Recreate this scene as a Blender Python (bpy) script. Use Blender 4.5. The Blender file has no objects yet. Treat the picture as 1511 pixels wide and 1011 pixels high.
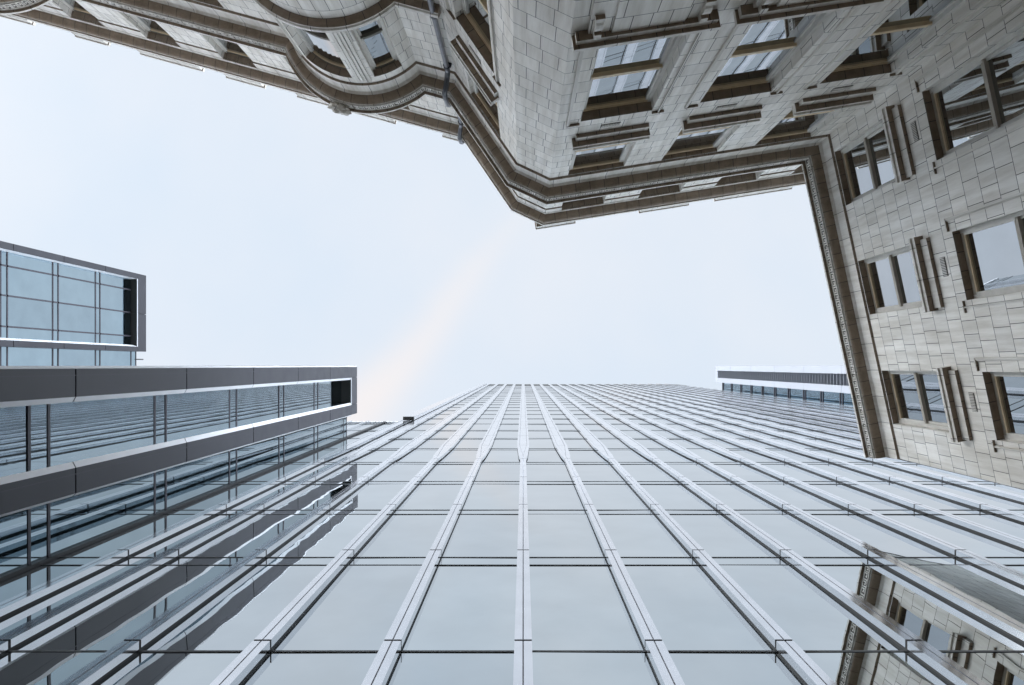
import bpy, bmesh, math, random
from mathutils import Vector, Matrix, noise
random.seed(7)
R = math.radians
scene = bpy.context.scene
col = scene.collection

# ------------------------------------------------------------------ camera
# The camera stands in the alley and looks straight up: +X is right in the picture,
# +Y is down in the picture, Z is height above the lens.
cam_d = bpy.data.cameras.new('camera')
cam = bpy.data.objects.new('camera', cam_d); col.objects.link(cam)
cam.location = (0, 0, 0); cam.rotation_euler = (math.pi, 0, 0)
cam_d.sensor_width = 36; cam_d.lens = 24.0
cam_d.shift_x = -16.5/1511; cam_d.shift_y = 34.5/1511
cam_d.clip_start = 0.05; cam_d.clip_end = 3000
scene.camera = cam

# ------------------------------------------------------------------ view
scene.view_settings.view_transform = 'Standard'
scene.view_settings.look = 'None'
scene.view_settings.exposure = 0.35
scene.view_settings.gamma = 1.0
scene.cycles.sample_clamp_indirect = 5.0
scene.cycles.max_bounces = 8
scene.cycles.glossy_bounces = 6
scene.cycles.diffuse_bounces = 4

# ------------------------------------------------------------------ world
SUN_EL, SUN_ROT = R(38), R(-115)
world = bpy.data.worlds.new('World'); scene.world = world
world.use_nodes = True
nt = world.node_tree; nt.nodes.clear()
def N(tree, typ, **kw):
    n = tree.nodes.new(typ)
    for k, v in kw.items(): setattr(n, k, v)
    return n
def math_node(tree, op, a, b=None, clamp=False):
    n = N(tree, 'ShaderNodeMath', operation=op, use_clamp=clamp)
    for i, s in enumerate((a, b)):
        if s is None: continue
        if isinstance(s, (int, float)): n.inputs[i].default_value = s
        else: tree.links.new(s, n.inputs[i])
    return n.outputs[0]
def mixc(tree, fac, a, b):
    n = N(tree, 'ShaderNodeMix', data_type='RGBA')
    for s, i in ((fac, 0), (a, 6), (b, 7)):
        if isinstance(s, (int, float)): n.inputs[i].default_value = s
        elif isinstance(s, tuple): n.inputs[i].default_value = s if len(s) == 4 else s + (1,)
        else: tree.links.new(s, n.inputs[i])
    return n.outputs[2]
def ramp(tree, fac, stops):
    n = N(tree, 'ShaderNodeValToRGB')
    cr = n.color_ramp
    while len(cr.elements) < len(stops): cr.elements.new(0.5)
    for e, (p, c) in zip(cr.elements, stops):
        e.position = p; e.color = c if len(c) == 4 else c + (1,)
    tree.links.new(fac, n.inputs[0])
    return n.outputs[0]
sky = N(nt, 'ShaderNodeTexSky', sky_type='NISHITA')
sky.sun_disc = False; sky.sun_elevation = SUN_EL; sky.sun_rotation = SUN_ROT
sky.dust_density = 2.0
tc = N(nt, 'ShaderNodeTexCoord')
sep = N(nt, 'ShaderNodeSeparateXYZ'); nt.links.new(tc.outputs['Generated'], sep.inputs[0])
zz = math_node(nt, 'MAXIMUM', sep.outputs[2], 0.06)
sx = math_node(nt, 'DIVIDE', sep.outputs[0], zz)
sy = math_node(nt, 'DIVIDE', sep.outputs[1], zz)
cloudn = N(nt, 'ShaderNodeTexNoise'); cloudn.inputs['Scale'].default_value = 2.2
cloudn.inputs['Detail'].default_value = 5; cloudn.inputs['Roughness'].default_value = 0.5
cv = N(nt, 'ShaderNodeCombineXYZ'); nt.links.new(sx, cv.inputs[0]); nt.links.new(sy, cv.inputs[1])
nt.links.new(cv.outputs[0], cloudn.inputs['Vector'])
# high thin overcast: pale blue where it is thin, white where thick
cl = ramp(nt, cloudn.outputs['Fac'], [(0.30, (5.75, 6.6, 7.6)), (0.70, (6.6, 7.0, 7.6))])
# a thin warm band of high cloud crossing the alley's strip of sky
wob = math_node(nt, 'MULTIPLY', math_node(nt, 'SUBTRACT', cloudn.outputs['Fac'], 0.5), 0.08)
ax, ay, bx, by = -0.23, 0.06, -0.012, -0.199
L_ = math.hypot(bx-ax, by-ay); nx_, ny_ = -(by-ay)/L_, (bx-ax)/L_
d = math_node(nt, 'ADD', math_node(nt, 'MULTIPLY', sx, nx_), math_node(nt, 'MULTIPLY', sy, ny_))
d = math_node(nt, 'SUBTRACT', d, ax*nx_+ay*ny_)
d = math_node(nt, 'ADD', d, wob)
al = math_node(nt, 'ADD', math_node(nt, 'MULTIPLY', sx, (bx-ax)/L_), math_node(nt, 'MULTIPLY', sy, (by-ay)/L_))
al = math_node(nt, 'SUBTRACT', al, ax*(bx-ax)/L_+ay*(by-ay)/L_)     # 0 at the lower left end
w = math_node(nt, 'ADD', math_node(nt, 'MULTIPLY', al, -0.055), 0.031)
w = math_node(nt, 'MAXIMUM', w, 0.013)
q = math_node(nt, 'DIVIDE', d, w)
g = math_node(nt, 'POWER', 2.718, math_node(nt, 'MULTIPLY', math_node(nt, 'MULTIPLY', q, q), -0.5))
fade = N(nt, 'ShaderNodeMapRange'); fade.inputs[1].default_value = 0.42; fade.inputs[2].default_value = 0.02
nt.links.new(al, fade.inputs[0])
g = math_node(nt, 'MULTIPLY', g, fade.outputs[0], True)
cl = mixc(nt, math_node(nt, 'MULTIPLY', g, 0.75), cl, (7.9, 7.35, 7.15))
# veil boosted towards the horizon, out of view, added as fill for the stone
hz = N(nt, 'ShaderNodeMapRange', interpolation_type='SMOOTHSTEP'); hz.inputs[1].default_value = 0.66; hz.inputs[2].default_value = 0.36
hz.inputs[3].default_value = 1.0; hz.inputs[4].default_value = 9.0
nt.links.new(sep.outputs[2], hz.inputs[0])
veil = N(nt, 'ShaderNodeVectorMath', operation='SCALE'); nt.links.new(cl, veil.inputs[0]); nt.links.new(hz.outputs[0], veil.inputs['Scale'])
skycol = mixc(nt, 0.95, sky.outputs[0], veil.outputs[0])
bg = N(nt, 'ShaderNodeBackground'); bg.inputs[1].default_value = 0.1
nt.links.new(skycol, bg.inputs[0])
wo = N(nt, 'ShaderNodeOutputWorld'); nt.links.new(bg.outputs[0], wo.inputs[0])

# ------------------------------------------------------------------ sun (veiled by thin cloud)
sd = bpy.data.lights.new('sun', 'SUN'); sd.energy = 0.6; sd.angle = R(20); sd.color = (1, 0.96, 0.9)
sun = bpy.data.objects.new('sun', sd); col.objects.link(sun)
sdir = Vector((math.sin(SUN_ROT)*math.cos(SUN_EL), math.cos(SUN_ROT)*math.cos(SUN_EL), math.sin(SUN_EL)))
sun.rotation_euler = (-sdir).to_track_quat('-Z', 'Y').to_euler()
sun.location = (0, 0, 200)

# ------------------------------------------------------------------ materials
def new_mat(name):
    m = bpy.data.materials.new(name); m.use_nodes = True
    t = m.node_tree; b = t.nodes['Principled BSDF']
    return m, t, b
def simple(name, c, rough=0.5, metal=0.0, spec=0.5, var=0.0, scale=3.0):
    m, t, b = new_mat(name)
    b.inputs['Roughness'].default_value = rough; b.inputs['Metallic'].default_value = metal
    b.inputs['Specular IOR Level'].default_value = spec
    if var:
        geo = N(t, 'ShaderNodeNewGeometry')
        n = N(t, 'ShaderNodeTexNoise'); n.inputs['Scale'].default_value = scale; n.inputs['Detail'].default_value = 5
        t.links.new(geo.outputs['Position'], n.inputs['Vector'])
        o = ramp(t, n.outputs['Fac'], [(0.3, tuple(x*(1-var) for x in c)), (0.7, tuple(min(1, x*(1+var)) for x in c))])
        t.links.new(o, b.inputs['Base Color'])
        r = ramp(t, n.outputs['Fac'], [(0.3, (rough*0.85,)*3), (0.7, (min(1, rough*1.15),)*3)])
        t.links.new(r, b.inputs['Roughness'])
    else:
        b.inputs['Base Color'].default_value = c + (1,)
    return m
def stone_mat(name, c, bw, bh, mortar, mcol, stain=0.25, offset=0.5, rough=0.5, squash=1.0):
    m, t, b = new_mat(name)
    uv = N(t, 'ShaderNodeUVMap')
    geo = N(t, 'ShaderNodeNewGeometry')
    br = N(t, 'ShaderNodeTexBrick'); br.offset = offset; br.squash = squash; br.squash_frequency = 3
    br.inputs['Scale'].default_value = 1
    br.inputs['Brick Width'].default_value = bw; br.inputs['Row Height'].default_value = bh
    br.inputs['Mortar Size'].default_value = mortar; br.inputs['Mortar Smooth'].default_value = 0.15
    br.inputs['Bias'].default_value = 0.0
    br.inputs['Color1'].default_value = tuple(x*0.90 for x in c) + (1,)
    br.inputs['Color2'].default_value = tuple(min(1, x*1.06) for x in c) + (1,)
    br.inputs['Mortar'].default_value = mcol + (1,)
    t.links.new(uv.outputs[0], br.inputs['Vector'])
    # rain streaks: noise stretched down the wall, plus blotches
    mp = N(t, 'ShaderNodeMapping'); mp.inputs['Scale'].default_value = (5.0, 5.0, 0.5)
    t.links.new(geo.outputs['Position'], mp.inputs[0])
    n1 = N(t, 'ShaderNodeTexNoise'); n1.inputs['Scale'].default_value = 1.3; n1.inputs['Detail'].default_value = 7
    n1.inputs['Roughness'].default_value = 0.65
    t.links.new(mp.outputs[0], n1.inputs['Vector'])
    n2 = N(t, 'ShaderNodeTexNoise'); n2.inputs['Scale'].default_value = 0.9; n2.inputs['Detail'].default_value = 6
    t.links.new(geo.outputs['Position'], n2.inputs['Vector'])
    s1 = ramp(t, n1.outputs['Fac'], [(0.35, (1-stain, 1-stain*1.1, 1-stain*1.25)), (0.62, (1, 1, 1))])
    s2 = ramp(t, n2.outputs['Fac'], [(0.3, (0.88, 0.865, 0.835)), (0.65, (1, 1, 1))])
    def mul(a, bb):
        n = N(t, 'ShaderNodeMix', data_type='RGBA', blend_type='MULTIPLY'); n.inputs[0].default_value = 1
        t.links.new(a, n.inputs[6]); t.links.new(bb, n.inputs[7]); return n.outputs[2]
    o = mul(mul(br.outputs['Color'], s1), s2)
    t.links.new(o, b.inputs['Base Color'])
    b.inputs['Roughness'].default_value = rough
    n3 = N(t, 'ShaderNodeTexNoise'); n3.inputs['Scale'].default_value = 14; n3.inputs['Detail'].default_value = 6
    t.links.new(geo.outputs['Position'], n3.inputs['Vector'])
    h = math_node(t, 'ADD', math_node(t, 'MULTIPLY', br.outputs['Fac'], -1.0), math_node(t, 'MULTIPLY', n3.outputs['Fac'], 0.35))
    bp = N(t, 'ShaderNodeBump'); bp.inputs['Strength'].default_value = 0.5; bp.inputs['Distance'].default_value = 0.008
    t.links.new(h, bp.inputs['Height']); t.links.new(bp.outputs[0], b.inputs['Normal'])
    return m
def mirror_glass(name, c, rough=0.01, wave=0.004, scale=0.8, metal=1.0, spec=0.5):
    m, t, b = new_mat(name)
    b.inputs['Metallic'].default_value = metal; b.inputs['Roughness'].default_value = rough
    b.inputs['Specular IOR Level'].default_value = spec
    geo = N(t, 'ShaderNodeNewGeometry'); oi = N(t, 'ShaderNodeObjectInfo')
    n = N(t, 'ShaderNodeTexNoise', noise_dimensions='4D'); n.inputs['Scale'].default_value = scale
    n.inputs['Detail'].default_value = 1.0
    t.links.new(geo.outputs['Position'], n.inputs['Vector'])
    t.links.new(math_node(t, 'MULTIPLY', oi.outputs['Random'], 40), n.inputs['W'])
    bp = N(t, 'ShaderNodeBump'); bp.inputs['Strength'].default_value = 1; bp.inputs['Distance'].default_value = wave
    t.links.new(n.outputs['Fac'], bp.inputs['Height']); t.links.new(bp.outputs[0], b.inputs['Normal'])
    n2 = N(t, 'ShaderNodeTexNoise'); n2.inputs['Scale'].default_value = 1.1; n2.inputs['Detail'].default_value = 6
    t.links.new(geo.outputs['Position'], n2.inputs['Vector'])
    o = ramp(t, n2.outputs['Fac'], [(0.3, tuple(x*0.94 for x in c)), (0.7, tuple(min(1, x*1.04) for x in c))])
    tone = ramp(t, oi.outputs['Random'], [(0.0, (0.93, 0.93, 0.94)), (1.0, (1.05, 1.05, 1.05))])
    mx = N(t, 'ShaderNodeMix', data_type='RGBA', blend_type='MULTIPLY'); mx.inputs[0].default_value = 1
    t.links.new(o, mx.inputs[6]); t.links.new(tone, mx.inputs[7])
    t.links.new(mx.outputs[2], b.inputs['Base Color'])
    return m
M = {}
M['stone'] = stone_mat('glazed stone blocks', (0.79, 0.755, 0.705), 0.42, 0.40, 0.006, (0.07, 0.06, 0.05), squash=0.6)
M['trim'] = stone_mat('stone mouldings', (0.72, 0.685, 0.635), 0.62, 50.0, 0.006, (0.07, 0.06, 0.05), offset=0.0)
M['soffit'] = stone_mat('stained stone with painted shade', (0.265, 0.203, 0.147), 0.34, 50.0, 0.006, (0.05, 0.04, 0.03), offset=0.0)  # stone undersides: staining plus shade and warm bounce put into the colour
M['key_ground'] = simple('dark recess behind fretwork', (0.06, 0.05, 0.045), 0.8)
M['wood'] = simple('tan painted window wood', (0.56, 0.43, 0.27), 0.5, var=0.12, scale=6)
M['rail'] = simple('tan meeting rail', (0.64, 0.49, 0.30), 0.45, var=0.1, scale=6)
M['rail_grey'] = simple('weathered grey brown rail', (0.33, 0.29, 0.235), 0.5, var=0.12, scale=6)
M['frame_brown'] = simple('dark brown frame', (0.10, 0.09, 0.07), 0.6)
M['wood_pale'] = simple('pale window putty', (0.55, 0.52, 0.47), 0.5, var=0.1, scale=6)
M['win_glass'] = mirror_glass('old window glass', (0.50, 0.525, 0.545), 0.01, 0.0012, 1.1)
M['pipe'] = simple('grey painted pipe', (0.17, 0.17, 0.185), 0.32, 0.6, var=0.2, scale=9)
M['collar'] = simple('black iron collar', (0.025, 0.025, 0.03), 0.45)
M['vent'] = simple('dark iron grille', (0.05, 0.045, 0.04), 0.6)
M['roof'] = simple('roof felt', (0.16, 0.16, 0.16), 0.9, var=0.2)
M['tower_glass'] = mirror_glass('silver tower glass', (0.565, 0.605, 0.617), 0.012, 0.0038, 0.9)
M['spandrel'] = mirror_glass('silver spandrel glass', (0.545, 0.59, 0.605), 0.02, 0.0038, 0.9)
M['alu'] = simple('pale anodised aluminium', (0.80, 0.81, 0.84), 0.11, 0.92, var=0.05, scale=2.0)
M['black'] = simple('black gasket', (0.012, 0.012, 0.014), 0.5)
M['line'] = simple('dark joint', (0.13, 0.14, 0.15), 0.5)
M['groove'] = simple('grey groove', (0.30, 0.31, 0.34), 0.5, 0.3)
M['dark_panel'] = simple('anthracite cladding', (0.034, 0.034, 0.042), 0.4, 0.0, var=0.08, scale=1.5)
M['white_trim'] = simple('white metal trim', (0.74, 0.74, 0.76), 0.35, 0.0, var=0.02)
M['block_glass'] = mirror_glass('blue office glass', (0.38, 0.46, 0.50), 0.012, 0.0009, 0.7)
M['far_glass'] = mirror_glass('blue grey office glass', (0.42, 0.54, 0.61), 0.03, 0.002, 0.8)
M['frame_dark'] = simple('dark glazing bars', (0.045, 0.043, 0.055), 0.45)
M['near_black'] = simple('dark soffit panel', (0.022, 0.021, 0.018), 0.6)  # near-black panels for cap undersides, slot back and louvre band
M['sill_metal'] = simple('polished sill metal', (0.62, 0.68, 0.73), 0.12, 1.0)
M['white_clad'] = simple('white cladding panel', (0.34, 0.345, 0.37), 0.45, var=0.03)
M['asphalt'] = simple('asphalt', (0.10, 0.098, 0.094), 0.9, var=0.25, scale=2)
M['paving'] = simple('pale concrete paving', (0.24, 0.205, 0.165), 0.85, var=0.15, scale=1.5)

# ------------------------------------------------------------------ mesh builder
WL = {}                                   # world location of every object made here
class MB:
    def __init__(s): s.v = []; s.f = []; s.m = []; s.uv = []; s.mats = []
    def slot(s, mat):
        if mat not in s.mats: s.mats.append(mat)
        return s.mats.index(mat)
    def face(s, pts, mat, uvs=None):
        i = len(s.v); s.v.extend([tuple(p) for p in pts])
        s.f.append(tuple(range(i, i+len(pts)))); s.m.append(s.slot(mat))
        s.uv.append(uvs or [(p[0]+p[1], p[2]) for p in pts])
    def box(s, x0, x1, y0, y1, z0, z1, mat, skip=''):
        p = lambda x, y, z: (x, y, z)
        F = dict(l=[p(x0,y0,z0),p(x0,y0,z1),p(x0,y1,z1),p(x0,y1,z0)], r=[p(x1,y0,z0),p(x1,y1,z0),p(x1,y1,z1),p(x1,y0,z1)],
                 f=[p(x0,y0,z0),p(x1,y0,z0),p(x1,y0,z1),p(x0,y0,z1)], k=[p(x0,y1,z0),p(x0,y1,z1),p(x1,y1,z1),p(x1,y1,z0)],
                 d=[p(x0,y0,z0),p(x0,y1,z0),p(x1,y1,z0),p(x1,y0,z0)], u=[p(x0,y0,z1),p(x1,y0,z1),p(x1,y1,z1),p(x0,y1,z1)])
        for k, q in F.items():
            if k not in skip: s.face(q, mat)
    def prism(s, poly, z0, z1, mat):      # plan polygon extruded upward
        n = len(poly)
        for i in range(n):
            a, b = poly[i], poly[(i+1) % n]
            s.face([(a[0],a[1],z0),(b[0],b[1],z0),(b[0],b[1],z1),(a[0],a[1],z1)], mat)
        s.face([(x,y,z1) for x, y in poly], mat); s.face([(x,y,z0) for x, y in reversed(poly)], mat)
    def tube(s, pts, r, mat, n=12):
        rings = []
        for i, p in enumerate(pts):
            p = Vector(p)
            a = Vector(pts[max(0, i-1)]); b = Vector(pts[min(len(pts)-1, i+1)])
            d = (b-a).normalized()
            e = d.cross(Vector((0.3, 0.9, 0.1))).normalized(); g = d.cross(e)
            rings.append([p+r*(math.cos(2*math.pi*k/n)*e+math.sin(2*math.pi*k/n)*g) for k in range(n)])
        for a, b in zip(rings, rings[1:]):
            for k in range(n): s.face([a[k], a[(k+1)%n], b[(k+1)%n], b[k]], mat)
        s.face(rings[0], mat); s.face(rings[-1], mat)
    def build(s, name, parent=None, smooth=False, **props):
        xs, ys, zs = zip(*s.v)
        c = Vector(((min(xs)+max(xs))/2, (min(ys)+max(ys))/2, (min(zs)+max(zs))/2))
        me = bpy.data.meshes.new(name)
        me.from_pydata([(x-c.x, y-c.y, z-c.z) for x, y, z in s.v], [], s.f)
        for mt in s.mats: me.materials.append(M[mt])
        me.polygons.foreach_set('material_index', s.m)
        ul = me.uv_layers.new(name='UVMap')
        flat = [u for fu in s.uv for uvp in fu for u in uvp]
        ul.data.foreach_set('uv', flat)
        if smooth:
            bm = bmesh.new(); bm.from_mesh(me); bmesh.ops.remove_doubles(bm, verts=bm.verts, dist=1e-4); bm.to_mesh(me); bm.free()
            me.polygons.foreach_set('use_smooth', [True]*len(me.polygons))
        me.update()
        o = bpy.data.objects.new(name, me); col.objects.link(o)
        if parent is not None:
            o.parent = parent; o.location = c - WL[parent]
        else: o.location = c
        WL[o] = c
        for k, v in props.items(): o[k] = v
        return o
def thing(name, loc, label, cat):
    o = bpy.data.objects.new(name, None); col.objects.link(o); o.location = loc; WL[o] = Vector(loc)
    o['label'] = label; o['category'] = cat
    return o
GZ = -1.6

# ------------------------------------------------------------------ ground
m = MB(); m.face([(-600,-600,GZ),(600,-600,GZ),(600,600,GZ),(-600,600,GZ)], 'asphalt'); m.build('ground', kind='structure')
m = MB(); m.face([(-30,-8.5,GZ+.004),(26,-8.5,GZ+.004),(26,3.2,GZ+.004),(-30,3.2,GZ+.004)], 'paving'); m.build('alley_pavement', kind='structure')

# ================================================================== GLASS TOWER
YF, YG = 3.15, 3.275
PITCH, FH, Z0 = 1.5, 3.85, 7.84
TOP = 122.0
tower = thing('glass_tower', (9, YG, GZ), 'tall silver glass tower with pale vertical fins that flare into diamonds', 'office tower')
FINX = [-6.86] + [k*PITCH for k in range(-4, 18)]
def fin(x):
    mb = MB()
    w, W, g = 0.10, 0.2385, 0.143
    zA, zB = Z0+4*FH, Z0+5*FH
    def bar(x0, x1, z0, z1, y0=YF, y1=YG-.03, mat='alu'):
        mb.box(x+x0, x+x1, y0, y1, z0, z1, mat)
    z = GZ; joints = [Z0+n*FH for n in range(-2, 5)]
    prev = GZ
    for zj in joints:                              # lower shaft: two rails with a groove, cut by joints
        z1 = zj-.022
        bar(-w, -.008, prev, z1); bar(.008, w, prev, z1); bar(-.008, .008, prev, z1, YF+.008, YG-.03, 'groove')
        bar(-w+.006, w-.006, z1, zj+.022, YF+.012, YG-.03, 'black')
        prev = zj+.022
    # diamond: outer cheeks spread from w to W, inner panel grows from a point
    def quad_prism(p0, p1, za, zb, y0, y1, mat):   # p0=(xa,xb) at za, p1 at zb
        a = [(x+p0[0], za), (x+p0[1], za), (x+p1[1], zb), (x+p1[0], zb)]
        mb.face([(q[0], y0, q[1]) for q in a], mat)
        for i in range(4):
            q, r_ = a[i], a[(i+1) % 4]
            mb.face([(q[0],y0,q[1]),(q[0],y1,q[1]),(r_[0],y1,r_[1]),(r_[0],y0,r_[1])], mat)
    zap = zA+.85
    quad_prism((-w, -.006), (-.158, -.006), prev, zap, YF, YG-.03, 'alu'); quad_prism((.006, w), (.006, .158), prev, zap, YF, YG-.03, 'alu')
    mb.box(x-.006, x+.006, YF+.012, YG-.03, prev, zap, 'groove')
    quad_prism((-.158, -.006), (-W, -g-.006), zap, zB, YF, YG-.03, 'alu'); quad_prism((.006, .158), (g+.006, W), zap, zB, YF, YG-.03, 'alu')
    quad_prism((-.006, .006), (-g-.006, g+.006), zap, zB, YF+.025, YG-.03, 'line')
    quad_prism((-.002, .002), (-g+.006, g-.006), zap+.12, zB-.02, YF+.008, YG-.03, 'alu')
    prev = zB
    zs = [Z0+n*FH for n in range(6, 29)] + [TOP]
    for zj in zs:
        z1 = zj-.022
        bar(-W, -g-.006, prev, z1); bar(g+.006, W, prev, z1); bar(-g+.006, g-.006, prev, z1, YF+.008)
        bar(-g-.006, g+.006, prev, z1, YF+.03, YG-.03, 'line')
        if zj < TOP: bar(-W+.006, W-.006, z1, zj+.022, YF+.012, YG-.03, 'line')
        prev = zj+.022
    # black gasket where the fin meets the glass
    bar(-w+.015, w-.015, GZ, zA, YG-.038, YG+.02, 'black')
    quad_prism((-w+.015, w-.015), (-W+.015, W-.015), zA, zB, YG-.028, YG+.02, 'black')
    bar(-W+.015, W-.015, zB, TOP, YG-.038, YG+.02, 'black')
    mb.build('fin', tower)
for x in FINX: fin(x)
# corner fins of the low wing, left of the tower proper
for x in (-8.95, -9.95):
    mb = MB(); mb.box(x-.06, x+.06, YF+.02, YG, GZ, 39.5, 'alu'); mb.build('fin', tower)
mb = MB(); mb.box(-8.10, -7.93, YG-.06, YG+.02, GZ, 39.55, 'black'); mb.build('corner_joint', tower)
# panes
edges = [-11.2, -9.95, -8.95, -8.12] ; bays = [(-11.2, -9.95), (-9.95, -8.95), (-8.95, -8.12), (-7.90, -6.86)]
bays += [(a, b) for a, b in zip(FINX, FINX[1:])] + [(25.5, 27.3)]
panes = []
levels = [Z0+n*FH for n in range(-3, 30)]
for (a, b) in bays:
    low = b <= -6.8
    top = 39.4 if low else 113.5
    for n in range(-2, 29):
        zlo = Z0+n*FH; zhi = zlo+FH-.45
        if n == -2: zlo = GZ
        if n <= -1: zhi = zlo+FH if n == -1 else Z0-FH
        if zlo > top-.5: continue
        panes.append((a, b, zlo, min(zhi, top), 'tower_glass'))
        if n >= 0 and zhi < top: panes.append((a, b, zhi, min(zhi+.45, top), 'spandrel'))
def pane_quad(mb, a, b, z0, z1, mat, tilt=True):
    cx, cz = (a+b)/2, (z0+z1)/2
    rx = random.gauss(0, R(0.12)) if tilt else 0
    rz = random.gauss(0, R(0.12)) if tilt else 0
    pts = []
    for x, z in ((a, z0), (b, z0), (b, z1), (a, z1)):
        pts.append((x, YG+.008+(x-cx)*math.tan(rz)+(z-cz)*math.tan(rx), z))
    mb.face(pts, mat)
def screen_area(p):
    a, b, z0, z1, _ = p
    z0 = max(z0, 6.7)
    if z1 <= z0: return 0
    cx = (a+b)/2
    px = 772+1007*cx/((z0+z1)/2)
    if px < -60 or px > 1570: return 0
    return (b-a)*1007/((z0+z1)/2)*1007*YG*(1/z0-1/z1)
for kind, nm in (('tower_glass', 'window_pane'), ('spandrel', 'spandrel_pane')):
    ps = sorted([p for p in panes if p[4] == kind], key=screen_area, reverse=True)
    for p in ps[:99]:
        mb = MB(); pane_quad(mb, *p); mb.build(nm, tower)
    mb = MB()
    for p in ps[99:]: pane_quad(mb, *p)
    mb.build(nm, tower, kind='stuff')
# dark transom lines at every floor
for n in range(-2, 29):
    z = Z0+n*FH
    mb = MB(); x0 = -11.2 if z < 39.4 else -6.86
    mb.box(x0, 27.3, YG-.002, YG+.03, z-(.018 if n == 0 else .014 if n < 4 else .009), z+(.018 if n == 0 else .014 if n < 4 else .009), 'line'); mb.build('transom', tower)
    if n >= 1 and n < 29:
        mb = MB(); mb.box(x0 if z < 39 else -6.86, 27.3, YG-.002, YG+.03, z-.45-(.012 if n < 4 else .008), z-.45+(.012 if n < 4 else .008), 'line'); mb.build('transom', tower)
mb = MB(); mb.box(-6.86, 27.3, YG-.01, YG+.3, 113.5, 121.9, 'near_black'); mb.build('louvre_band', tower)
mb = MB(); mb.box(-6.9, 27.3, YG+.02, YG+.6, 121.9, 122.3, 'alu'); mb.build('parapet', tower)
mb = MB(); mb.box(-6.92, -6.30, YF-.22, YF-.02, 39.5, TOP, 'alu', skip='d'); mb.box(-6.92, -6.30, YF-.22, YF-.02, 39.3, 39.5, 'near_black', skip='u'); mb.build('corner_pilaster', tower)
mb = MB(); mb.box(-6.86, 27.3, YG+.35, 34, GZ, 121.4, 'roof'); mb.build('core', tower)
mb = MB(); mb.box(-11.2, -6.9, YG+.35, 30, GZ, 39.3, 'roof'); mb.box(-11.2, -6.9, YG-.05, YG+.4, 39.4, 39.6, 'white_trim'); mb.build('low_wing', tower)

# ================================================================== LEFT OFFICE BLOCK (low, dark framed)
XF, XC, XG = -7.55, -7.60, -8.01
block = thing('office_block', (XF, 1.6, GZ), 'low office block on the left with two long dark metal bands and blue glass', 'office building')
BJ = [11.52+3.8*n for n in range(-3, 5)]            # panel joints, ends before the cap
ZI, ZT = 30.05, 31.03
def band(nm, y0, y1, ch0, ch1):
    """anthracite band from the ground to the cap with white splayed trims; ch = (y at the back of the splay) or None"""
    mb = MB(); prev = GZ
    for zj in BJ + [ZI]:
        mb.box(XF-.45, XF, y0, y1, prev, zj-.018, 'dark_panel', skip='l')
        mb.box(XF-.45, XF-.03, y0+.004, y1-.004, zj-.018, zj+.018, 'black')
        prev = zj+.018
    mb.box(XF-.45, XF+.003, y0+.10, y0+.115, GZ, ZI, 'frame_dark')
    mb.build(nm, block)
    for ych, ye in ((ch0, y0), (ch1, y1)):
        if ych is None: continue
        s = -1 if ye == y0 else 1
        mb = MB()
        prev = GZ
        for zj in BJ + [ZI]:
            e = .002*s
            mb.face([(XF, ye+e, prev), (XF, ye+e, zj-.012), (XC, ych, zj-.012), (XC, ych, prev)], 'white_trim')
            mb.face([(XC, ych, prev), (XC, ych, zj-.012), (XG, ych, zj-.012), (XG, ych, prev)], 'sill_metal')
            prev = zj+.012
        mb.build('trim', block)
band('cladding_band', 0.05, 0.52, None, 0.61)
band('cladding_band', 1.72, 2.15, 1.62, 2.20)
mb = MB()                                            # end cap of the frame
for a, b in ((0.05, 0.50), (0.515, 1.70), (1.715, 2.15)):
    mb.box(XF-.9, XF, a, b, ZI, ZT, 'dark_panel', skip='d')
mb.box(XF-.9, XF-.04, .06, 2.14, ZI+.01, ZT-.05, 'near_black')
mb.build('frame_cap', block)
mb = MB(); mb.box(XF-.02, XF+.004, .52, 1.72, ZI-.06, ZI-.002, 'white_trim'); mb.build('trim', block)
mb = MB(); mb.box(-22, XF-.02, 0.0, 0.046, GZ, ZT-.06, 'white_trim'); mb.build('side_panel', block)
up = [11.52+3.775*n for n in range(-3, 5)]
for (y0, y1) in ((.58, 1.70), (2.15, YG)):
    prev = GZ
    for z in up + [ZI]:
        a = z-.46 if z < 29.5 else z
        mb = MB(); ry = random.gauss(0, R(.10)); rz = random.gauss(0, R(.12))
        cy, cz = (y0+y1)/2, (prev+a)/2
        mb.face([(XG+(y-cy)*math.tan(ry)+(q-cz)*math.tan(rz), y, q) for y, q in ((y0, prev), (y1, prev), (y1, a), (y0, a))], 'block_glass'); mb.build('window_pane', block)
        if z < 29.5:
            mb = MB(); mb.face([(XG, y0, a), (XG, y1, a), (XG, y1, z), (XG, y0, z)], 'block_glass'); mb.build('spandrel_pane', block)
        prev = z
for z in up:
    for q in (z, z-.46):
        mb = MB(); mb.box(XG-.02, XG+.012, .58, 1.70, q-.032, q+.032, 'frame_dark'); mb.box(XG-.02, XG+.012, 2.15, YG-.03, q-.032, q+.032, 'frame_dark'); mb.build('transom', block)
mb = MB(); mb.box(XG-.05, XG+.004, 2.15, YG-.03, ZI, 31.0, 'block_glass')
for q in (30.4, 30.95): mb.box(XG-.02, XG+.012, 2.15, YG-.03, q-.032, q+.032, 'frame_dark')
mb.build('parapet_glass', block)
mb = MB(); mb.box(-22, XG-.06, .05, YG-.05, GZ, 30.9, 'roof'); mb.build('core', block)
mb = MB(); mb.box(-14.5, XF-.3, -.03, -.002, 30.6, 30.75, 'white_trim'); mb.build('roof_flashing', block)

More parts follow.
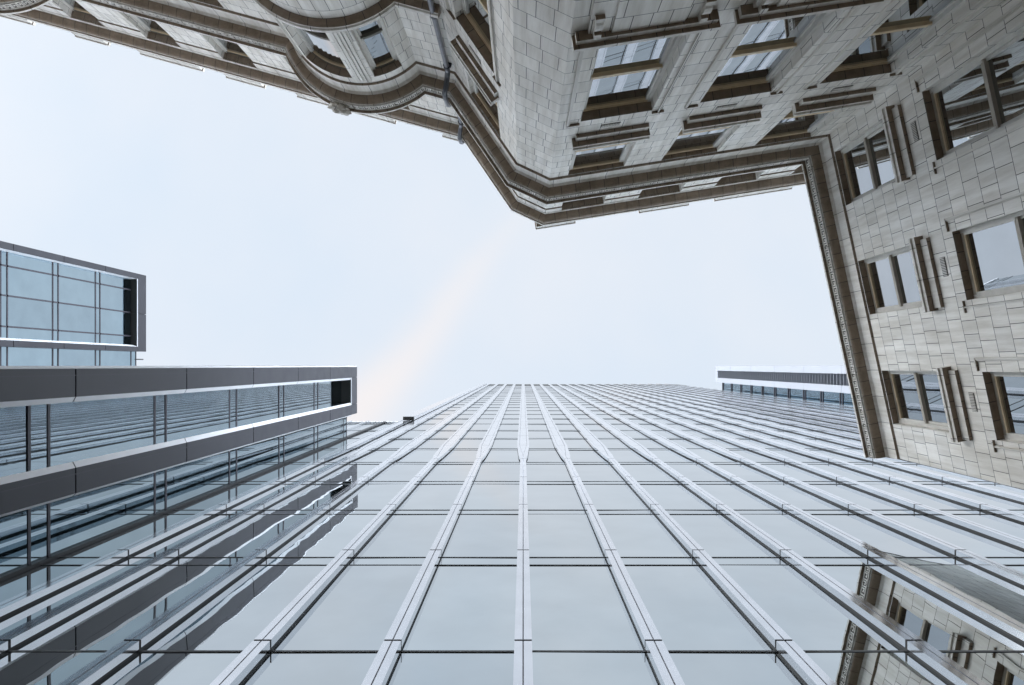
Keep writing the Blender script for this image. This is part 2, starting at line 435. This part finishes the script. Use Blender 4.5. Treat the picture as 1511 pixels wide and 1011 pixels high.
# ================================================================== SET-BACK OFFICE TOWER (upper left)
x2, xg2 = -26.07, -26.55
setback = thing('setback_office', (x2, -3, GZ), 'blue glass box in a dark frame rising far behind the low office block', 'office building')
J2 = [38.97-.2+3.85*n for n in range(-10, 3)]
def band2(y0, y1, ych, ye):
    mb = MB(); prev = GZ
    for zj in [z for z in J2 if z < 46] + [46.18]:
        mb.box(x2-.6, x2, y0, y1, prev, zj-.02, 'dark_panel', skip='l'); mb.box(x2-.6, x2-.03, y0+.004, y1-.004, zj-.02, zj+.02, 'black'); prev = zj+.02
    mb.build('cladding_band', setback)
    s = 1 if ye == y1 else -1
    mb = MB(); mb.face([(x2, ye+.003*s, GZ), (x2, ye+.003*s, 46.18), (x2-.3, ych, 46.18), (x2-.3, ych, GZ)], 'white_trim')
    mb.face([(x2-.3, ych, GZ), (x2-.3, ych, 46.18), (xg2, ych, 46.18), (xg2, ych, GZ)], 'white_trim'); mb.build('trim', setback)
band2(-6.24, -5.88, -5.86, -5.88)
band2(-1.30, -.98, -1.42, -1.30)
mb = MB(); mb.box(x2-.9, x2, -6.24, -3.56, 46.18, 47.2, 'dark_panel', skip='d'); mb.box(x2-.9, x2, -3.53, -.98, 46.18, 47.2, 'dark_panel', skip='d'); mb.box(x2-.8, x2-.05, -6.2, -1.02, 46.2, 47.1, 'near_black'); mb.build('frame_cap', setback)
mb = MB(); mb.box(x2-.02, x2+.01, -5.88, -1.3, 46.1, 46.17, 'white_trim'); mb.build('trim', setback)
ys = [-5.88, -5.14, -3.61, -2.02, -1.2]
zl = [38.97+3.85*n for n in range(-10, 2)]
for ya, yb in list(zip(ys, ys[1:])) + [(-1.2, .6)]:
    prev = GZ
    for z in zl + [46.18]:
        mb = MB(); r1, r2 = random.gauss(0, R(.12)), random.gauss(0, R(.12)); cy, cz = (ya+yb)/2, (prev+z)/2
        mb.face([(xg2+(y-cy)*math.tan(r1)+(q-cz)*math.tan(r2)*.4, y, q) for y, q in ((ya, prev), (yb, prev), (yb, z), (ya, z))], 'far_glass')
        prev = z
        if z > 28: mb.build('window_pane', setback)
for z in zl:
    if z < 26: continue
    for q in (z, z-.45):
        mb = MB(); mb.box(xg2-.02, xg2+.02, -5.88, .6, q-.045, q+.045, 'frame_dark'); mb.build('transom', setback)
for y in ys[1:4]:
    mb = MB(); mb.box(xg2-.02, xg2+.02, y-.045, y+.045, GZ, 46.18, 'frame_dark'); mb.build('mullion', setback)
mb = MB(); mb.box(xg2-.1, xg2+.003, -.98, .6, 46.18, 46.8, 'far_glass')
for q in (46.2, 46.78): mb.box(xg2-.02, xg2+.02, -.98, .6, q-.05, q+.05, 'frame_dark')
mb.build('parapet_glass', setback)
mb = MB(); mb.box(-45, xg2-.05, -6.2, 12, GZ, 46.9, 'roof'); mb.build('core', setback)
mb = MB(); mb.tube([(xg2, -.45, 46.7), (xg2+.1, -.45, 47.2), (xg2+.1, -.45, 47.5)], .04, 'collar', 6); mb.build('roof_rod', setback)

# ================================================================== RIGHT LOUVRED OFFICE
x3, xg3 = 26.9, 27.3
louv = thing('louvred_office', (x3, 1, GZ), 'white clad office slab with a long louvred slot, beyond the fins at right', 'office building')
J3 = [3.85*n for n in range(0, 25)]
for (y0, y1) in ((0, .66), (1.66, 2.28)):
    mb = MB(); prev = GZ
    for z in [j for j in J3 if j > 8][::2] + [94.4]:
        mb.box(x3, x3+.9, y0, y1, prev, z-.02, 'white_clad', skip='r'); mb.box(x3+.04, x3+.9, y0+.004, y1-.004, z-.02, z+.02, 'line'); prev = z+.02
    mb.build('cladding_band', louv)
mb = MB(); mb.box(x3, x3+.9, 0, 2.28, 94.4, 95.5, 'white_clad'); mb.build('frame_cap', louv)
mb = MB(); mb.box(x3+.75, x3+.9, .66, 1.66, GZ, 94.4, 'near_black'); mb.build('slot_back', louv)
for i in range(99):
    z = 94.2-i*.62
    mb = MB(); mb.box(x3+.12, x3+.74, .66, 1.66, z-.05, z, 'groove'); mb.build('louvre_blade', louv)
prev = GZ
for n in range(0, 25):
    z = 1.0+3.85*n
    if z > 40:
        mb = MB(); mb.face([(xg3, 2.28, prev), (xg3, YG, prev), (xg3, YG, z), (xg3, 2.28, z)], 'far_glass'); mb.build('window_pane', louv)
        for q in (z, z-.45):
            mb = MB(); mb.box(xg3-.06, xg3+.02, 2.28, YG, q-.06, q+.06, 'frame_dark'); mb.build('transom', louv)
        prev = z
    elif n == 10: prev = z
mb = MB(); mb.face([(xg3, 2.28, GZ), (xg3, YG, GZ), (xg3, YG, 39.5), (xg3, 2.28, 39.5)], 'far_glass'); mb.build('lower_glass', louv)
mb = MB(); mb.box(x3+.92, 45, .02, 34, GZ, 95.2, 'roof'); mb.build('core', louv)

# ================================================================== STONE BUILDING
class Facade:
    def __init__(s, u, n0):
        l = math.hypot(*u); s.u = (u[0]/l, u[1]/l); s.v = (-s.u[1], s.u[0]); s.n0 = n0
    def P(s, t, p, z):
        return (t*s.u[0]+(s.n0+p)*s.v[0], t*s.u[1]+(s.n0+p)*s.v[1], z)
    def xy(s, t, p=0): return s.P(t, p, 0)[:2]
    def cuts(s, a, b): return [a, b]
class BayFacade(Facade):                 # t is the arc length on the bow
    def __init__(s, base, tc, nc, rad): s.u, s.v = base.u, base.v; s.c = (tc*base.u[0]+nc*base.v[0], tc*base.u[1]+nc*base.v[1]); s.r = rad
    def P(s, t, p, z):
        a = t/s.r; q = s.r+p; k, n = q*math.sin(a), q*math.cos(a)
        return (s.c[0]+k*s.u[0]+n*s.v[0], s.c[1]+k*s.u[1]+n*s.v[1], z)
    def cuts(s, a, b):
        n = max(1, math.ceil((b-a)/.11)); return [a+(b-a)*i/n for i in range(n+1)]
def fbox(mb, F, t0, t1, p0, p1, z0, z1, mat, under=None, back=False):
    cs = F.cuts(t0, t1)
    for a, b in zip(cs, cs[1:]):
        mb.face([F.P(a,p1,z0),F.P(a,p1,z1),F.P(b,p1,z1),F.P(b,p1,z0)][::-1], mat, [(b,z0),(b,z1),(a,z1),(a,z0)])
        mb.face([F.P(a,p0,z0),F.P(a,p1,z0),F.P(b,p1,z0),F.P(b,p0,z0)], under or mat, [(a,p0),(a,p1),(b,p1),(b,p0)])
        mb.face([F.P(a,p0,z1),F.P(b,p0,z1),F.P(b,p1,z1),F.P(a,p1,z1)], mat, [(a,p0),(b,p0),(b,p1),(a,p1)])
        if back: mb.face([F.P(a,p0,z0),F.P(b,p0,z0),F.P(b,p0,z1),F.P(a,p0,z1)], mat)
    for t, fl in ((t0, 1), (t1, -1)):
        q = [F.P(t,p0,z0),F.P(t,p0,z1),F.P(t,p1,z1),F.P(t,p1,z0)][::fl]
        mb.face(q, mat, [(t+p, z) for p, z in ((p0,z0),(p0,z1),(p1,z1),(p1,z0))][::fl])
def wall(mb, F, t0, t1, z0, z1, holes, mat='stone', depth=.32, head='soffit'):
    ts = {t0, t1}; zs = {z0, z1}
    for h in holes: ts |= {h[0], h[1]}; zs |= {h[2], h[3]}
    ts = sorted(ts); zs = sorted(zs)
    for a, b in zip(ts, ts[1:]):
        cs = F.cuts(a, b)
        for zl_, zh in zip(zs, zs[1:]):
            if any(h[0] <= a+1e-6 and h[1] >= b-1e-6 and h[2] <= zl_+1e-6 and h[3] >= zh-1e-6 for h in holes): continue
            for c, d_ in zip(cs, cs[1:]):
                mb.face([F.P(c,0,zl_),F.P(d_,0,zl_),F.P(d_,0,zh),F.P(c,0,zh)][::-1], mat, [(c,zh),(d_,zh),(d_,zl_),(c,zl_)])
    for (a, b, zl_, zh) in holes:
        for t, fl in ((a, 1), (b, -1)):
            mb.face([F.P(t,0,zl_),F.P(t,-depth,zl_),F.P(t,-depth,zh),F.P(t,0,zh)][::fl], mat, [(t,zl_),(t+depth,zl_),(t+depth,zh),(t,zh)][::fl])
        cs = F.cuts(a, b)
        for c, d_ in zip(cs, cs[1:]):
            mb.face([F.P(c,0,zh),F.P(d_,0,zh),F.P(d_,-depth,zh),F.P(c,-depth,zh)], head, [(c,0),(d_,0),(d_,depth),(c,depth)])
            mb.face([F.P(c,0,zl_),F.P(c,-depth,zl_),F.P(d_,-depth,zl_),F.P(d_,0,zl_)], mat, [(c,0),(c,depth),(d_,depth),(d_,0)])
stone = thing('stone_building', (0, -6, GZ), 'ornate pale stone building wrapping the top and right, with cornices and a bow front', 'building')
FL = Facade((.965, .263), -6.06)
FO = Facade((.564, .826), -2.50)
FN = Facade((.988, -.156), -4.13)
FW = Facade((.2105, .9776), -7.95)
def meet(A, B):
    a1, b1, c1 = A.v[0], A.v[1], A.n0; a2, b2, c2 = B.v[0], B.v[1], B.n0
    D = a1*b2-a2*b1
    return ((c1*b2-c2*b1)/D, (a1*c2-a2*c1)/D)
def tof(F, p): return p[0]*F.u[0]+p[1]*F.u[1]
K = meet(FL, FO); C2 = FO.xy(-3.90); C1 = FN.xy(tof(FN, (.61, -4.31)))
Wc = meet(FN, FW); E = FW.xy(3.88)
FC = Facade((C1[0]-C2[0], C1[1]-C2[1]), 0); FC.n0 = C2[0]*FC.v[0]+C2[1]*FC.v[1]
BR = 1.75
bay1 = BayFacade(FL, -5.70, -6.94, BR); bay2 = BayFacade(FL, -14.80, -6.94, BR)
half = math.acos(.88/BR); arc = BR*half; chord = BR*math.sin(half)
E2 = (E[0]+.97*6, E[1]-.21*6)

Z_R1, Z_H1, Z_R2, Z_H2 = 8.95, 12.13, 13.13, 15.53
Z_R0, Z_H0 = 4.3, 7.2
def window(F, t0, t1, z0, z1, sill=True, surround=False, rail=.58, apron=False, plain=False, sh=0.0):
    mb = MB(); fr = .065; pb, pf = -.31, -.16+sh*.8
    fbox(mb, F, t0, t0+fr, pb, pf, z0, z1, 'wood_pale'); fbox(mb, F, t1-fr, t1, pb, pf, z0, z1, 'wood_pale')
    fbox(mb, F, t0+fr, t1-fr, pb, pf-.003, z1-.07, z1-.002, 'frame_brown' if plain else ('rail_grey' if F is FW else 'wood')); fbox(mb, F, t0+fr, t1-fr, pb, pf-.003, z0+.002, z0+.07, 'wood_pale')
    zr = z0+(z1-z0)*rail
    s = .045                                                       # sash stiles
    for (za, zb, pa, pc) in ((zr, z1-.07, -.22+sh, -.175+sh), (z0+.07, zr, -.275+sh, -.23+sh)):
        fbox(mb, F, t0+fr, t0+fr+s, pa, pc, za, zb, 'wood_pale'); fbox(mb, F, t1-fr-s, t1-fr, pa, pc, za, zb, 'wood_pale')
    fbox(mb, F, t0+fr+s, t1-fr-s, -.22+sh, -.175+sh, z1-.11, z1-.07, 'wood')
    w = mb.build('window', stone)
    for (za, zb, p) in ((zr+.02, z1-.09, -.205+sh), (z0+.05, zr-.02, -.255+sh)):
        mb = MB(); cs = F.cuts(t0+fr, t1-fr)
        for a, b in zip(cs, cs[1:]): mb.face([F.P(a,p,za),F.P(b,p,za),F.P(b,p,zb),F.P(a,p,zb)][::-1], 'win_glass')
        mb.build('pane', w)
    mb = MB(); fbox(mb, F, t0+fr-.002, t1-fr+.002, -.275+sh, -.185+sh, zr-.035, zr+.045, 'frame_brown' if plain else ('rail_grey' if F is FW else 'rail')); mb.build('meeting_rail', w)
    if sill:
        mb = MB()
        if surround:                                               # heavy sill with ears on the lower storeys
            fbox(mb, F, t0-.36, t1+.20, -.02, .13, z0-.20, z0-.10, 'trim', 'soffit')
            fbox(mb, F, t0-.40, t1+.24, -.02, .19, z0-.10, z0-.03, 'trim', 'soffit')
            fbox(mb, F, t0-.30, t1+.14, -.28, .15, z0-.03, z0+.02, 'trim')
        else:
            fbox(mb, F, t0-.10, t1+.10, -.02, .17, z0-.14, z0-.05, 'trim', 'soffit')
            fbox(mb, F, t0-.10, t1+.10, -.28, .20, z0-.05, z0+.01, 'trim')
        mb.build('sill', w)
    if apron:
        mb = MB()
        if surround:
            fbox(mb, F, t0-.20, t1+.06, 0, .06, z0-1.25, z0-.20, 'stone', 'soffit')
            fbox(mb, F, t0+.10, t1-.24, 0, .09, z0-1.10, z0-.202, 'stone', 'soffit')
        else: fbox(mb, F, t0-.03, t1+.06, 0, .07, z0-.34, z0-.14, 'trim', 'soffit')
        mb.build('apron', w)
        if surround:
            for tb in (t0-.10, t1-.02):                            # scrolled brackets under the sill
                mb = MB(); fbox(mb, F, tb-.045, tb+.045, .06, .15, z0-.32, z0-.20, 'trim', 'soffit')
                for k in range(10):
                    a0, a1 = math.pi*k/9, math.pi*(k+1)/9
                zc = z0-.46
                ring = [(.085+.055*math.cos(2*math.pi*k/12), zc+.13*math.sin(2*math.pi*k/12)) for k in range(12)]
                for k in range(12):
                    (pa, za), (pc, zb) = ring[k], ring[(k+1) % 12]
                    mb.face([F.P(tb-.05,pa,za),F.P(tb+.05,pa,za),F.P(tb+.05,pc,zb),F.P(tb-.05,pc,zb)], 'trim')
                mb.face([F.P(tb-.05,p,z) for p, z in ring], 'trim'); mb.face([F.P(tb+.05,p,z) for p, z in reversed(ring)], 'trim')
                fbox(mb, F, tb-.06, tb+.06, 0, .12, z0-.66, z0-.58, 'trim', 'soffit')
                mb.build('bracket', w)
    if surround:
        mb = MB()
        for a, b in ((t0-.26, t0-.22), (t1+.10, t1+.13)):
            fbox(mb, F, a, b, 0, .035, z0+.02, z1+.06, 'trim')
        fbox(mb, F, t0-.215, t0-.20, 0, .02, z0+.02, z1+.06, 'trim')
        for a, b in ((t0-.26, t0-.02), (t1+.0, t1+.22)): fbox(mb, F, a, b, 0, .045, z1+.06, z1+.09, 'trim', 'soffit')
        mb.build('surround', w)
    return w
def vent(F, t, z):
    mb = MB(); fbox(mb, F, t-.18, t+.18, -.02, .006, z-.075, z+.075, 'vent')
    for i in range(12): fbox(mb, F, t-.17+i*.0295, t-.155+i*.0295, .006, .02, z-.065, z+.065, 'trim')
    mb.build('vent_grille', stone)

# ---- walls with their openings; each list holds (t0, t1)
winN = [(1.687, 2.974), (3.83, 5.12), (5.985, 7.28)]
winW = [(-3.27, -2.02), (-.725, .52), (1.82, 3.065)]
winO = [(-5.78, -4.58)]
def rows(ws): return [(a, b, z0, z1) for a, b in ws for z0, z1 in ((Z_R0, Z_H0), (Z_R1, Z_H1), (Z_R2, Z_H2))]
ZC = 15.56
def flat_wall(F, t0, t1, ws):
    mb = MB(); wall(mb, F, t0, t1, GZ, 16.3, rows(ws)); mb.build('wall', stone)
    for a, b in ws:
        window(F, a, b, Z_R0, Z_H0)
        window(F, a, b, Z_R1, Z_H1, surround=True, apron=True, sh=.03 if F is FW else .0)
        window(F, a, b, Z_R2, Z_H2, apron=True, rail=.58 if F is FW else .45, sh=.03 if F is FW else .08)
        vent(F, (a+b)/2-.05, 12.55)
flat_wall(FN, tof(FN, C1), tof(FN, Wc), winN)
flat_wall(FW, tof(FW, Wc), tof(FW, E), winW)
flat_wall(FO, tof(FO, K), tof(FO, C2), winO)
flat_wall(FC, tof(FC, C2), tof(FC, C1), [])
mb = MB(); FE = Facade((E2[0]-E[0], E2[1]-E[1]), 0); FE.n0 = E[0]*FE.v[0]+E[1]*FE.v[1]
wall(mb, FE, tof(FE, E), tof(FE, E2), GZ, 16.3, []); mb.build('wall', stone)
for a, b in ((-24, -14.8-chord), (-14.8+chord, -5.7-chord), (-5.7+chord, tof(FL, K))):
    ws = [(-11.6, -10.4), (-9.9, -8.7)] if a > -14 and b < -6 else []
    mb = MB(); wall(mb, FL, a, b, GZ, 16.3, rows(ws)); mb.build('wall', stone)
    for p, q in ws:
        window(FL, p, q, Z_R0, Z_H0); window(FL, p, q, Z_R1, Z_H1); window(FL, p, q, Z_R2, Z_H2)
for B in (bay1, bay2):
    ws = [(R(-28)*BR, R(10)*BR), (R(26.5)*BR, R(48.5)*BR)]
    hs = [(a, b, z0, z1) for a, b in ws for z0, z1 in ((Z_R1-.2, 11.6), (12.95, 15.3))]
    mb = MB(); wall(mb, B, -arc, arc, GZ, 16.3, hs); mb.build('bay_wall', stone)
    for a, b in ws:
        window(B, a, b, Z_R1-.2, 11.6, sill=False, plain=True); window(B, a, b, 12.95, 15.3, sill=False, rail=.42, plain=True)
    for a0, a1 in ((-54, -32), (13, 24)):                          # ribbed pilasters of the bow
        mb = MB(); n = 4; fbox(mb, B, R(a0)*BR, R(a1)*BR, 0, .012, 12.93, 15.43, 'trim')
        for i in range(n):
            c0 = a0+(a1-a0)*(i+.1)/n; c1 = a0+(a1-a0)*(i+.75)/n
            fbox(mb, B, R(c0)*BR, R(c1)*BR, 0, .03+.012*(i % 2), 12.92, 15.44, 'trim')
        mb.build('pilaster', stone)

# ---- mouldings swept along the plan
def sweep(mb, path, prof, mats, cap=True):
    n = len(path); seg = []
    for a, b in zip(path, path[1:]):
        l = math.hypot(b[0]-a[0], b[1]-a[1]); u = ((b[0]-a[0])/l, (b[1]-a[1])/l); seg.append((u, (-u[1], u[0]), l))
    mit = []; s = [0]
    for i in range(n):
        v1 = seg[max(0, i-1)][1]; v2 = seg[min(n-2, i)][1]
        k = 1+v1[0]*v2[0]+v1[1]*v2[1]; mit.append(((v1[0]+v2[0])/k, (v1[1]+v2[1])/k))
        if i < n-1: s.append(s[-1]+seg[i][2])
    pt = lambda i, q: (path[i][0]+mit[i][0]*q[0], path[i][1]+mit[i][1]*q[0], q[1])
    h = [0]
    for a, b in zip(prof, prof[1:]): h.append(h[-1]+math.hypot(b[0]-a[0], b[1]-a[1]))
    for j in range(len(prof)-1):
        for i in range(n-1):
            mb.face([pt(i,prof[j]), pt(i,prof[j+1]), pt(i+1,prof[j+1]), pt(i+1,prof[j])][::-1], mats[j],
                    [(q[0]*seg[i][0][0]+q[1]*seg[i][0][1]+i*.17, hh) for q, hh in ((pt(i,prof[j]),h[j]),(pt(i,prof[j+1]),h[j+1]),(pt(i+1,prof[j+1]),h[j+1]),(pt(i+1,prof[j]),h[j]))][::-1] if seg[i][2] > .3 else
                    [(s[i],h[j]),(s[i],h[j+1]),(s[i+1],h[j+1]),(s[i+1],h[j])][::-1])
    if cap:
        for i in (0, n-1): mb.face([pt(i, q) for q in prof], mats[0])
def bowpath(tc, nseg=30):
    B = bay1 if tc == -5.70 else bay2
    return [B.P(-arc+2*arc*i/nseg, 0, 0)[:2] for i in range(nseg+1)]
main_path = [FL.xy(-24)] + bowpath(-14.8) + bowpath(-5.70) + [K, C2, C1, Wc, E]
att_path = [FL.xy(-24), K, C2, C1, FN.xy(13)]
T, S = 'trim', 'soffit'
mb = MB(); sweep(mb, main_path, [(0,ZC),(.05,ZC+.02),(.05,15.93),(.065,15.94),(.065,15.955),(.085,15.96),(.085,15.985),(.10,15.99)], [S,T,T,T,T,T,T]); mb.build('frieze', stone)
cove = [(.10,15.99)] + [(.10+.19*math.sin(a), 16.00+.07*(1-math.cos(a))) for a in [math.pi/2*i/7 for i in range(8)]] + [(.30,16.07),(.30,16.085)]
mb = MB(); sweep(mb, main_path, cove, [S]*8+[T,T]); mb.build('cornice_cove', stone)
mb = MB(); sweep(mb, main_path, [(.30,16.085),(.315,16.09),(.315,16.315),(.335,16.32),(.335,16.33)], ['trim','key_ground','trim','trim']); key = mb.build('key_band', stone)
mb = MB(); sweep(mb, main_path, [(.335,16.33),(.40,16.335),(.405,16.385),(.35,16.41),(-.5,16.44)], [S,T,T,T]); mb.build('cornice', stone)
# running fret on the key band
mb = MB()
def fret(a, b):
    l = math.hypot(b[0]-a[0], b[1]-a[1]); F = Facade((b[0]-a[0], b[1]-a[1]), 0); F.n0 = a[0]*F.v[0]+a[1]*F.v[1]
    t0 = tof(F, a); n = max(1, round(l/.175)); L = l/n; b0, b1, d_ = 16.095, 16.308, .02
    H = b1-b0
    for i in range(n):
        t = t0+i*L
        for (x0, x1, y0, y1) in ((0, .16, 0, 1), (.16, .84, .84, 1), (.70, .86, .28, .84), (.36, .70, .28, .42), (.36, .50, .42, .62), (.86, 1, 0, .13), (.16, .86, 0, .13)):
            fbox(mb, F, t+x0*L, t+x1*L, 0, d_, b0+y0*H, b0+y1*H, 'trim')
def offset_path(path, p):
    out = []; n = len(path)
    for i in range(n):
        vs = []
        for a, b in ((max(0, i-1), max(1, i)), (min(n-2, i), min(n-1, i+1))):
            l = math.hypot(path[b][0]-path[a][0], path[b][1]-path[a][1]); vs.append((-(path[b][1]-path[a][1])/l, (path[b][0]-path[a][0])/l))
        k = 1+vs[0][0]*vs[1][0]+vs[0][1]*vs[1][1]
        out.append((path[i][0]+(vs[0][0]+vs[1][0])/k*p, path[i][1]+(vs[0][1]+vs[1][1])/k*p))
    return out
op = offset_path(main_path, .315)
for a, b in zip(op[20:], op[21:]): fret(a, b)
mb.build('fretwork', key, kind='stuff')
# string course below the bow's upper windows
for tc in (-14.8, -5.70):
    ends = [K] if tc == -5.70 else [FL.xy(-9.9)]
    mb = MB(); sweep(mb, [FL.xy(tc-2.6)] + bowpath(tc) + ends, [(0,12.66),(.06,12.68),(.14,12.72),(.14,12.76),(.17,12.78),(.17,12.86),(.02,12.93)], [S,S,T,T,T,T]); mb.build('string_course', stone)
# attic storey
for F, t0, t1, ws in ((FL, -24, tof(FL, K), [(-12.46+2.19*k, -11.47+2.19*k) for k in range(-4, 4)]), (FO, tof(FO, K), tof(FO, C2), []),
                      (FC, tof(FC, C2), tof(FC, C1), []), (FN, tof(FN, C1), 13, [(1.72+2.145*k, 2.90+2.145*k) for k in range(5)])):
    mb = MB(); wall(mb, F, t0, t1, 16.3, 19.1, [(a, b, 16.6, 18.93) for a, b in ws]); mb.build('attic_wall', stone)
    for a, b in ws: window(F, a, b, 16.6, 18.93, sill=False, plain=True)
    ws = sorted(ws); gaps = []; cur = t0
    for a, b in ws: gaps.append((cur, a-.001)); cur = b+.001
    gaps.append((cur, t1))
    for a, b in gaps:
        if b-a > .05:
            mb = MB(); fbox(mb, F, a, b, 0, .035, 18.60, 18.93, 'trim', 'soffit'); mb.build('attic_frieze', stone)
acove = [(.0,18.935),(.04,18.94),(.04,19.08)] + [(.04+.22*math.sin(a), 19.09+.09*(1-math.cos(a))) for a in [math.pi/2*i/6 for i in range(7)]] + [(.265,19.20),(.265,19.235),(.30,19.24),(.305,19.33),(.27,19.36),(-.6,19.42)]
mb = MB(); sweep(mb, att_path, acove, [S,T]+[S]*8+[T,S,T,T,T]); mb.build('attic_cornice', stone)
for F, spans in ((FL, [(-18.3,-16.2),(-14.9,-13.95),(-12.96,-11.14),(-10.4,-9.3),(-8.28,-5.4),(-3.95,-3.1)]), (FN, [(1.0,2.1),(4.0,5.4),(6.2,8.4)])):
    for a, b in spans:
        mb = MB(); fbox(mb, F, a, b, .0, .29, 19.40, 19.62, 'trim', 'soffit', True); fbox(mb, F, a-.03, b+.03, -.02, .31, 19.62, 19.70, 'trim', 'soffit', True); mb.build('parapet_block', stone)
# roofs and backs
mb = MB(); mb.face([(x, y, 19.35) for x, y in [FL.xy(-24), K, C2, C1, FN.xy(13), (16, -20), (-26, -24)]], 'roof'); mb.build('attic_roof', stone)
mb = MB(); mb.face([(x, y, 16.42) for x, y in [Wc, E, E2, (E2[0]+1, -8), FN.xy(13)]], 'roof'); mb.build('wing_roof', stone)
for B in (bay1, bay2):
    mb = MB(); pts = [B.P(-arc+2*arc*i/20, 0, 16.36) for i in range(21)]; mb.face(pts, 'roof'); mb.build('bay_roof', stone)
bk = [FL.xy(-24), (-26, -24), (16, -24), (E2[0]+1, -8), E2]
mb = MB()
for a, b in zip(bk, bk[1:]): mb.face([(a[0],a[1],GZ),(b[0],b[1],GZ),(b[0],b[1],16.3),(a[0],a[1],16.3)], 'stone')
mb.build('rear_wall', stone)
# carved boss on the bow's cornice
bm = bmesh.new(); bmesh.ops.create_icosphere(bm, subdivisions=4, radius=1)
cx, cy, cz = bay1.P(R(-3)*BR, .44, 16.24)
for v in bm.verts:
    c = v.co.copy(); k = 1+.38*noise.noise(c*2.1)+.22*noise.noise(c*5.0)
    ca = c*k; t_, n_, z_ = ca.x*.24, ca.y*.11, ca.z*.14
    v.co = Vector((cx+t_*FL.u[0]+n_*FL.v[0], cy+t_*FL.u[1]+n_*FL.v[1], cz+z_))
mb = MB(); 
for f in bm.faces: mb.face([v.co for v in f.verts], 'trim')
bm.free(); mb.build('carved_boss', stone, smooth=True)
# rainwater pipe in the corner
def LP(t, p, z): return FL.P(t, p, z)
tp = -3.38
pts = [LP(tp,.10,GZ),LP(tp,.10,12.0),LP(tp,.10,15.2),LP(tp,.12,15.36),LP(tp,.22,15.48),LP(tp,.38,15.6),LP(tp-.02,.48,15.74),LP(tp-.02,.50,15.95),LP(tp-.02,.50,16.35),LP(tp,.44,16.52),LP(tp,.26,16.7),LP(tp+.02,.16,16.85),LP(tp+.02,.14,17.1),LP(tp+.02,.14,18.6),LP(tp,.18,18.75),LP(tp-.01,.32,18.95),LP(tp-.01,.38,19.1),LP(tp-.01,.38,19.45),LP(tp+.0,.34,19.6),LP(tp+.06,.12,19.7),LP(tp+.1,-.2,19.7)]
mb = MB(); mb.tube(pts, .054, 'pipe', 14); pipe = mb.build('drainpipe', stone, smooth=True)
for z in (6.6, 9.3, 12.9, 15.15, 17.3, 18.5):
    p = .10 if z < 16 else .14; t_ = tp if z < 16 else tp+.02
    mb = MB(); mb.tube([LP(t_,p,z-.05),LP(t_,p,z+.05)], .072, 'collar', 14); fbox(mb, FL, t_-.09, t_+.09, 0, p, z-.02, z+.02, 'collar'); mb.build('collar', pipe)
for i, j in ((3, 8), (14, 17)):
    mb = MB(); mb.tube(pts[i:j], .061, 'collar', 14); mb.build('elbow', pipe, smooth=True)
